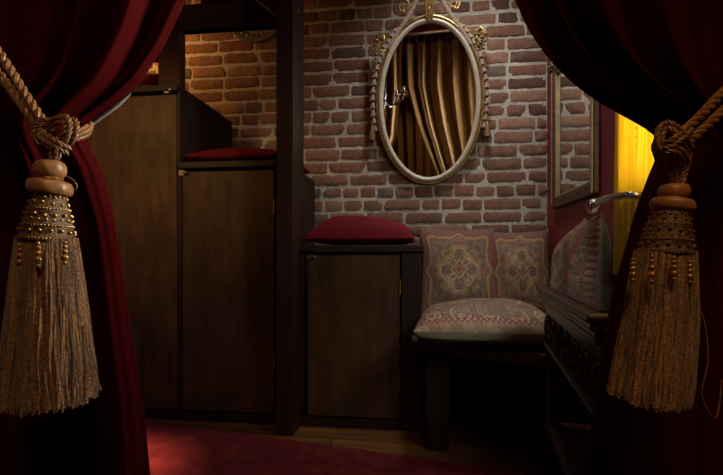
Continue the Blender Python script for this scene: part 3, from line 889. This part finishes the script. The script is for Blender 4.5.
# ------------------------------------------------------------------ red velvet door curtains
YC = .82
def edge_fn(pts):
    ys = np.array([p[1] for p in pts], float); xs = np.array([p[0] for p in pts], float)
    tt = np.linspace(ys[0], ys[-1], 700); vv = np.interp(tt, ys, xs)
    ker = np.exp(-np.linspace(-2, 2, 13) ** 2); ker /= ker.sum()
    vv = np.convolve(np.pad(vv, 6, 'edge'), ker, 'valid')
    return lambda py: float(np.interp(py, tt, vv))
PT, PB = -708, 721
YR = .75; PTR, PBR = 255 - (2.459 - CH) * F / YR, 255 + CH * F / YR - 2
Lin = edge_fn([(302, PT), (296, -480), (262, -220), (205, -45), (187, 0), (166, 45), (141, 84), (118, 105), (97, 119), (87, 129), (89, 145), (103, 170), (115, 220), (131, 330), (144, 410), (150, 475), (160, PB)])
Lout = edge_fn([(-128, PT), (-110, -200), (-70, 0), (-32, 90), (-22, 130), (-30, 180), (-45, 300), (-60, PB)])
Rin = edge_fn([(306, PTR), (318, -560), (385, -330), (455, -150), (505, -28), (517, 0), (528, 27), (548, 57), (572, 82), (594, 99), (620, 114), (648, 129), (662, 141), (658, 155), (650, 172), (634, 215), (612, 300), (597, 385), (586, 475), (568, PBR)])
Rout = edge_fn([(830, PTR), (800, -150), (780, 0), (755, 90), (742, 130), (750, 190), (765, 300), (775, PBR)])
def door_curtain(inn, outr, folds, tiey, seed, side, YC, PT, PB):
    r = np.random.RandomState(seed); ph = r.rand(10) * 6.28
    def fn(s, v):
        py = PT + (PB - PT) * v
        e = s
        px = inn(py) + (outr(py) - inn(py)) * e
        g = math.exp(-((py - tiey) / 70.0) ** 2)          # gathered at the cord
        up = 1 / (1 + math.exp((py - tiey) / 30.0))        # 1 above the tie
        wob = s + .03 * math.sin(5 * s + ph[0] + py * .003) + .018 * math.sin(13 * s + ph[1])
        f1 = math.sin(2 * PI * folds * wob + ph[2]) * up + math.sin(2 * PI * folds * .5 * wob + ph[4]) * (1 - up)
        f1 = math.copysign(abs(f1) ** .8, f1)
        f2 = (.35 * up + .10 * (1 - up)) * math.sin(2 * PI * folds * 2.3 * wob + ph[3])
        amp = .017 * (1 - up) + up * (.036 if py > -400 else .036 + .006)
        amp = amp * (1 - g) + .020 * g
        y = YC + amp * (f1 + f2) * min(1, s * 9 + .15)
        y -= .055 * g * math.sqrt(max(0, 1 - (2 * s - 1) ** 2))
        y -= .02 * up * (1 - g) * math.sin(PI * s)
        p0 = P(px, py, YC)
        return Vector((p0.x, y, max(p0.z, .006)))
    return fn
def make_curtain(label, inn, outr, folds, tiey, seed, side, YC, PT, PB):
    t = empty('door_curtain', P((inn(PB) + outr(PB)) / 2, PB, YC), label, 'curtain', 'red velvet doorway curtains')
    fn = door_curtain(inn, outr, folds, tiey, seed, side, YC, PT, PB)
    if side < 0: g = lambda s, v: fn(1 - s, v)
    else: g = fn
    o = fold_curtain('velvet_drape', [M['velvet'], M['lining'], M['grey_lining']], 170, 190, g, t, .0016, 0, 1)
    return t, fn
tl, fl = make_curtain('red velvet doorway curtain on the left, gathered by the cord of the paler tassel', Lin, Lout, 7.0, 130, 11, -1, YC, PT, PB)
tr, fr_ = make_curtain('red velvet doorway curtain on the right, swept across the yellow window drape', Rin, Rout, 5.0, 140, 12, 1, YR, PTR, PBR)
mb = MB(); pts = []
for py in np.linspace(94, 131, 22):
    v = (py - PT) / (PB - PT); p_ = fl(0.0, v); pts.append(p_ + Vector((.002, -.001, 0)))
tube(mb, pts, [.0015 + .0032 * math.sin(PI * k / 21) for k in range(22)], 8); mb.build('lining_edge', M['grey_lining'], tl)
# gold drape in the hall behind the viewer
def hfn(s_, v):
    x = -.47 + 1.45 * s_ + .02 * math.sin(9 * s_ + 2 * v) - .10 * (1 - s_) * (1 - v)
    y = -1.15 + .045 * math.sin(2 * PI * 11 * s_ + .8 * math.sin(7 * s_) + .4 * v) + .02 * math.sin(2 * PI * 23 * s_ + v)
    return Vector((x, y, 2.52 - 2.50 * v))
t = empty('hall_drape', Vector((.2, -1.15, .02)), 'long bronze gold satin drape seen only in the oval mirror', 'curtain')
fold_curtain('drape', [M['lining']], 180, 30, hfn, t, .003, 0, 0)
# rod
t = empty('curtain_rod', Vector((0, .80, 2.46)), 'dark curtain rod carrying the red doorway curtains, seen in the oval mirror', 'rod')
mb = MB(); rodY = lambda x: .892 + (x + .92) / 1.65 * (.815 - .892)
tube(mb, [(-.92, rodY(-.92), 2.47), (.73, rodY(.73), 2.47)], .013, 12)
mb.build('pole', M['dark_metal'], t)
for bx in (-.86, .70):
    mb = MB(); tube(mb, [(bx, rodY(bx), 2.47), (bx, .725, 2.47)], .010, 10); tube(mb, [(bx, .733, 2.47), (bx, .722, 2.47)], .03, 16); mb.build('bracket', M['dark_metal'], t)
for k in range(22): 
    x = -.80 + k * 1.48 / 21
    mb = MB(); tube(mb, [(x, rodY(x) + .022 * math.cos(a), 2.465 + .026 * math.sin(a)) for a in np.linspace(0, 2 * PI, 15)], .003, 6)
    mb.build('ring', M['brass'], t)

# ------------------------------------------------------------------ tassel tiebacks
def tassel(label, axis, ball, disc, collar, fringe, drops, ropes, knot, stub, loose, YT, seed, slant):
    r = np.random.RandomState(seed)
    s = YT / F
    def cx(py): return float(np.interp(py, [a[1] for a in axis], [a[0] for a in axis]))
    def Q(px, py, dy=0): 
        return P(px, py, YT + dy)
    kx = .87; ball = (ball[0], ball[1], ball[2] * kx); disc = (disc[0], disc[1], disc[2] * kx); collar = (collar[0], collar[1], collar[2] * kx, collar[3] * kx); fringe = (fringe[0], fringe[1], fringe[2] * kx, fringe[3] * .92)
    t = empty('tassel_tieback', Q(cx(fringe[1]), fringe[1]), label, 'tieback', 'gold tassel tiebacks on the curtains')
    # turned beads
    y0, y1, hw = ball; pr = []
    for k in range(15):
        a = PI * k / 14; pr.append((Q(cx(y0) , (y0 + y1) / 2 - (y1 - y0) / 2 * math.cos(a)), max(.002, hw * s * (.45 + .55 * math.sin(a) ** .7 if 0 < k < 14 else .40)), max(.002, hw * s * (.45 + .55 * math.sin(a) ** .7 if 0 < k < 14 else .40)), 0))
    mb = MB(); lathe(mb, pr, 32); mb.build('wooden_ball', M['bead_wood'], t)
    mb = MB(); ym = (y1 + disc[0]) / 2
    lathe(mb, [(Q(cx(ym), ym + q_), w_ * s, w_ * s, .05) for q_, w_ in ((-3, 10), (-2, 11.5), (0, 12.5), (2, 11.5), (3.5, 10))], 28); mb.build('gold_ring', M['stud'], t)
    y0, y1, hw = disc; pr = []
    for k in range(13):
        a = PI * k / 12; pr.append((Q(cx(y0), (y0 + y1) / 2 - (y1 - y0) / 2 * math.cos(a)), hw * s * (.62 + .38 * math.sin(a) ** .5 if 0 < k < 12 else .5), hw * s * (.62 + .38 * math.sin(a) ** .5 if 0 < k < 12 else .5), slant))
    mb = MB(); lathe(mb, pr, 36); mb.build('wooden_disc', M['bead_wood'], t)
    # collar
    y0, y1, w0, w1 = collar; pr = []
    def cw(py): 
        k = (py - y0) / (y1 - y0); return w0 + (w1 - w0) * (k ** .8)
    for k in range(25):
        py = y0 + (y1 - y0) * k / 24
        rr = cw(py) * s * (1 + .035 * math.cos(2 * PI * k / 24 * 3))
        pr.append((Q(cx(py), py), rr, rr, slant * .6))
    mb = MB(); lathe(mb, pr, 44); mb.build('collar', M['collar'], t)
    mb = MB()
    for fr2, n, br in ((.08, 22, 1.2), (.20, 12, 1.7), (.33, 40, 1.1), (.47, 14, 1.9), (.58, 20, 1.4), (.69, 48, 1.1), (.82, 16, 1.9), (.96, 52, 1.1)):
        py = y0 + (y1 - y0) * fr2
        for k in range(n):
            a = 2 * PI * k / n + fr2 * 9
            rr = cw(py) * s * 1.03
            jit = (r.rand() - .5) * 3 if n < 30 else 0
            c = Q(cx(py), py + jit) + Vector((rr * math.cos(a), rr * math.sin(a), -slant * .6 * rr * math.cos(a)))
            sphere(mb, c, br * s, 7, 5)
    mb.build('bead_trim', M['stud'], t)
    # fringe
    fy0, fy1, fw0, fw1 = fringe
    mb = MB()
    nst = 1050; fcol = []
    for i in range(nst):
        a = 2 * PI * i / nst * 13 + r.rand() * .3; ins = 1 - .28 * r.rand() ** 2
        ca, sa = math.cos(a), math.sin(a)
        end = fy1 - 11 + r.rand() * 7 - 3 + slant * 34 * ca - 4 * max(0, ca * np.sign(slant)) - 5 * abs(ca) ** 3
        npt = 20; pts = []; w1_, w2_, f1_, f2_ = r.rand() * 6.28, r.rand() * 6.28, 1 + r.rand() * 2, 3 + r.rand() * 4
        for k in range(npt):
            v = k / (npt - 1); py = fy0 + (end - fy0) * v
            ww = (fw0 + (fw1 - fw0) * (1 - (1 - v) ** 1.25)) * ins * (1 + .03 * math.sin(f1_ * v * 3 + w1_))
            aa = a + .05 * math.sin(f2_ * v * 2 + w2_) * v
            c = Q(cx(py), py)
            pts.append(c + Vector((ww * s * math.cos(aa), ww * s * math.sin(aa) * .8, 0)))
        rad = [(.75 + .75 * r.rand()) * s * 1.0 for _ in range(npt)]
        n0 = len(mb.v); tube(mb, pts, rad, 4); tone = .30 + .85 * r.rand(); fcol += [(tone, tone * (.92 + .16 * r.rand()), tone, 1)] * (len(mb.v) - n0)
    # dense heart of the skirt
    pr = [(Q(cx(py), py), ww * s, ww * s * .8, 0) for py, ww in ((fy0, fw0 * .8), ((fy0 + fy1) / 2, (fw0 + fw1) / 2 * .8), (fy1 - 26, fw1 * .78), (fy1 - 22, fw1 * .3))]
    n0 = len(mb.v); lathe(mb, pr, 24); fcol += [(.4, .4, .4, 1)] * (len(mb.v) - n0)
    mb.build('fringe', M['fringe'], t, colors=fcol)
    for (dx, dy0, dy1) in drops:
        mb = MB(); c0x = cx(dy0); rel = max(-1, min(1, (dx - c0x) / (fw0 * 1.25))); dep = -math.sqrt(1 - rel * rel) * fw0 * s * .95 - .009
        n = 5; py = dy0
        szs = [2.0, 2.4, 2.9, 3.5, 2.2]; tot = sum(szs) * 2; kf = (dy1 - dy0) / tot
        for z_ in szs:
            py += z_ * kf; sphere(mb, Q(dx, py, dep), z_ * s, 10, 7); py += z_ * kf
        mb.build('bead_drop', M['pearl'], t)
    mb = MB()
    for pts in ropes: rope(mb, [Q(a, b_, dy) for a, b_, dy in pts], 4.7 * s, 3)
    mb.build('rope', M['rope'], t)
    mb = MB()
    for rad, pts in knot:
        for o_ in (-1, 1):
            off = []
            for i, (a, b_, dy) in enumerate(pts):
                q0, q1 = pts[max(i - 1, 0)], pts[min(i + 1, len(pts) - 1)]
                tx, ty = q1[0] - q0[0], q1[1] - q0[1]; ln = math.hypot(tx, ty) or 1
                off.append((a - ty / ln * o_ * rad * .60, b_ + tx / ln * o_ * rad * .60, dy))
            rope(mb, [Q(a, b_, dy) for a, b_, dy in off], rad * .62 * s, 3)
    for pts in stub: rope(mb, [Q(a, b_, dy) for a, b_, dy in pts], 3.0 * s, 3)
    mb.build('knot', M['rope'], t)
    for pts in loose:
        mb = MB(); p2, _ = resample([Q(a, b_, dy) for a, b_, dy in pts], 40); tube(mb, p2, .7 * s, 5); mb.build('loose_thread', M['rope'], t)
    return t
def loop(cx, cy, rx, ry, dy, a0, a1, dep, tiltx=0, n=12):
    out = []
    for k in range(n + 1):
        a = a0 + (a1 - a0) * k / n
        out.append((cx + rx * math.cos(a) + tiltx * math.sin(a), cy - ry * math.sin(a), dy - dep * math.sin((k / n) * PI)))
    return out
Lr = [[(-60, -8, .015), (-25, 22, .008), (2, 57, .0), (24, 92, -.005), (46, 126, -.010)], [(-64, 4, .018), (-32, 36, .012), (-4, 70, .004), (18, 100, -.002), (42, 132, -.006)]]
Lk = [(4.2, loop(44, 132, 8.5, 10, -.010, .5, 2 * PI - .4, .010)),
      (4.4, loop(61, 131, 5.5, 12.5, -.010, -2.3, 2.5, .016, 3)), (4.0, loop(70, 132, 3.6, 10.5, -.006, -2.3, 2.3, .012, 3)),
      (4.4, [(37, 131, -.012), (46, 138, -.028), (57, 145, -.030), (69, 151, -.016)]),
      (4.0, [(48, 128, -.008), (55, 121, -.020), (63, 120, -.024), (70, 126, -.014)]),
      (3.6, [(72, 134, -.006), (78, 133, .004), (84, 131, .020), (88, 128, .060), (89.5, 125, .12), (86, 123, .17), (76, 122, .19)]), (3.2, [(71, 138, -.004), (79, 137, .006), (85, 135, .030), (88.5, 131, .07), (89.5, 128, .13), (84, 126, .18)])]
Ls = [[(44, 145, -.010), (45, 153, -.006), (44, 163, 0)], [(50, 146, -.012), (50, 154, -.008), (49, 163, 0)], [(55, 148, -.010), (55, 155, -.004), (53, 163, 0)], [(59, 148, -.006), (58, 156, 0), (56, 163, .002)]]
tassel('paler gold tassel tieback with cord knot, hanging before the curtain on the left',
       [(50, 160), (50, 195), (47, 240), (49, 410)], (161, 178, 17), (180.5, 195, 23.5), (194, 240, 15, 28.5), (238, 413, 31, 48),
       [(20, 243, 271), (38, 241, 268), (65, 241, 265)], Lr, Lk, Ls, [[(66, 176, -.008), (73, 180, -.01), (77, 186, -.01), (75, 190, -.008)], [(84, 325, -.01), (90, 360, -.012), (97, 378, -.012), (101, 391, -.012)]], .68, 3, -.10 * -1)
Rr = [[(790, 42, .015), (752, 68, .008), (722, 93, 0), (700, 116, -.006), (682, 132, -.010)], [(792, 56, .018), (756, 82, .010), (728, 106, 0), (706, 126, -.004), (688, 142, -.008)]]
Rk = [(4.4, loop(667, 139, 7.5, 13, -.010, .4, 2 * PI - .5, .012)), (4.4, [(658, 133, -.006), (667, 125, -.022), (680, 133, -.028), (689, 149, -.012)]),
      (4.4, [(662, 147, -.012), (671, 143, -.030), (682, 136, -.028), (690, 128, -.010)]),
      (4.2, [(659, 155, -.010), (668, 149, -.028), (680, 152, -.026), (686, 163, -.008)]),
      (4.0, [(662, 136, -.004), (656, 146, .004), (659, 157, .002), (665, 165, -.004)])]
Rs = [[(666, 156, -.012), (669, 168, -.008), (671, 186, 0)], [(672, 157, -.014), (675, 170, -.008), (675, 186, 0)], [(684, 156, -.010), (682, 170, -.005), (679, 186, 0)], [(690, 152, -.008), (686, 168, -.002), (681, 186, .002)]]
tassel('darker amber tassel tieback with cord knot, hanging beside the yellow window drape',
       [(674, 184), (671, 212), (665, 254), (660, 320), (646, 416)], (184, 199, 16.5), (199, 212, 23), (211, 253, 17.5, 28), (251, 411, 31.5, 41.5),
       [(633, 258, 282), (652, 254, 284), (674, 256, 281), (690, 260, 284)], Rr, Rk, Rs, [[(694, 300, -.008), (704, 320, -.010), (708, 360, -.008), (702, 395, -.004), (716, 418, 0), (722, 380, .004)], [(668, 405, -.01), (671, 414, -.012), (672, 422, -.012)]], .615, 4, .12)

# ------------------------------------------------------------------ chandelier over the room, seen only in the oval mirror
cc = Vector((-.10, 1.72, 1.83))
t = empty('chandelier', cc, 'small crystal chandelier arm and drops reflected in the oval mirror', 'chandelier')
mb = MB(); lathe(mb, [(cc + Vector((0, 0, z)), r_, r_, 0) for z, r_ in ((.20, .006), (.16, .018), (.12, .010), (.07, .022), (.03, .03), (0, .018), (-.03, .024), (-.06, .008))], 18); mb.build('stem', M['chrome'], t)
mb = MB(); tube(mb, [cc + Vector((0, 0, .19)), Vector((cc.x, cc.y, CEIL - .01))], .004, 8); tube(mb, [Vector((cc.x, cc.y, CEIL - .02)), Vector((cc.x, cc.y, CEIL - .001))], .05, 20); mb.build('chain', M['chrome'], t)
for k in range(5):
    a = 2 * PI * k / 5 + .15; dv = Vector((math.cos(a), math.sin(a), 0))
    mb = MB(); pts, _ = resample([cc + dv * .02 + Vector((0, 0, .0)), cc + dv * .08 + Vector((0, 0, -.04)), cc + dv * .15 + Vector((0, 0, -.02)), cc + dv * .17 + Vector((0, 0, .04))], 20)
    tube(mb, pts, .006, 8); e_ = pts[-1]; lathe(mb, [(e_ + Vector((0, 0, z)), r_, r_, 0) for z, r_ in ((0, .008), (.008, .03), (.012, .03), (.014, .012), (.05, .012))], 14)
    ar = mb.build('arm', M['chrome'], t)
    mb = MB()
    for q_ in range(5):
        b_ = 2 * PI * q_ / 5; sphere(mb, e_ + Vector((.028 * math.cos(b_), .028 * math.sin(b_), -.014)), .008, 8, 6, scale=(1, 1, 1.7))
    mb.build('crystal_drops', M['crystal'], ar)

# ------------------------------------------------------------------ light
def area(name, loc, target, sx, sy, power, col, spread=180):
    l = bpy.data.lights.new(name, 'AREA'); l.shape = 'RECTANGLE'; l.size = sx; l.size_y = sy; l.energy = power; l.color = col; l.spread = math.radians(spread)
    o = bpy.data.objects.new(name, l); COL.objects.link(o); o.location = loc
    o.rotation_euler = (Vector(target) - Vector(loc)).to_track_quat('-Z', 'Y').to_euler(); return o
def point(name, loc, power, col, rad=.05):
    l = bpy.data.lights.new(name, 'POINT'); l.energy = power; l.color = col; l.shadow_soft_size = rad
    o = bpy.data.objects.new(name, l); COL.objects.link(o); o.location = loc; return o
def spot(name, loc, target, power, col, ang, blend=.8, rad=.05):
    l = bpy.data.lights.new(name, 'SPOT'); l.energy = power; l.color = col; l.spot_size = math.radians(ang); l.spot_blend = blend; l.shadow_soft_size = rad
    o = bpy.data.objects.new(name, l); COL.objects.link(o); o.location = loc
    o.rotation_euler = (Vector(target) - Vector(loc)).to_track_quat('-Z', 'Y').to_euler(); return o
area('daylight', R((WD0 + WD1) / 2, -.30, 1.62), R((WD0 + WD1) / 2, .75, 1.50), .85, 1.3, 70, (1.0, .97, .90), 80)
area('window_light', R(1.70, -.045, 1.55), W(.98, .45, .85), .30, 1.05, 9, (1.0, .97, .91), 100)
spot('ceiling_lamp', W(.60, .765, 2.66), W(.60, .12, 1.10), 60, (1.0, .95, .86), 104, 1.0, .12)
point('loft_lamp', W(-1.30, .34, 2.12), 8.0, (1.0, .46, .13), .05)
spot('left_sconce', Vector((-1.35, 1.20, 1.75)), W(-.95, .66, 1.25), 30, (1.0, .56, .14), 58, .9, .06)
spot('floor_lamp', Vector((-1.06, 1.62, .70)), Vector((-1.0, 1.74, 0)), 120, (1.0, .58, .26), 60, 1.0, .05)
area('hall_lamp', Vector((.10, -.55, 2.45)), Vector((.0, .7, .8)), .4, .4, 11.0, (1.0, .66, .34))
spot('tassel_fill_spot', Vector((.62, -.35, 1.9)), P(668, 300, .615), 12, (1.0, .48, .12), 34, .8, .08)  # added fill light, turns the right tassel more orange; no fixture behind it
w = bpy.data.worlds.new('World'); sc.world = w; w.use_nodes = True
w.node_tree.nodes['Background'].inputs[0].default_value = (.75, .85, 1, 1); w.node_tree.nodes['Background'].inputs[1].default_value = .6

cam = bpy.data.cameras.new('Camera'); co = bpy.data.objects.new('Camera', cam); COL.objects.link(co)
co.location = (0, 0, CH); co.rotation_euler = (PI / 2, 0, 0)
cam.sensor_fit = 'HORIZONTAL'; cam.sensor_width = 36; cam.lens = 36 * F / 723; cam.shift_y = (HZ - 237.5) / 723; cam.clip_start = .01
sc.camera = co
sc.view_settings.view_transform = 'Standard'; sc.view_settings.look = 'None'; sc.view_settings.exposure = 0; sc.view_settings.gamma = 1
sc.view_settings.use_curve_mapping = False
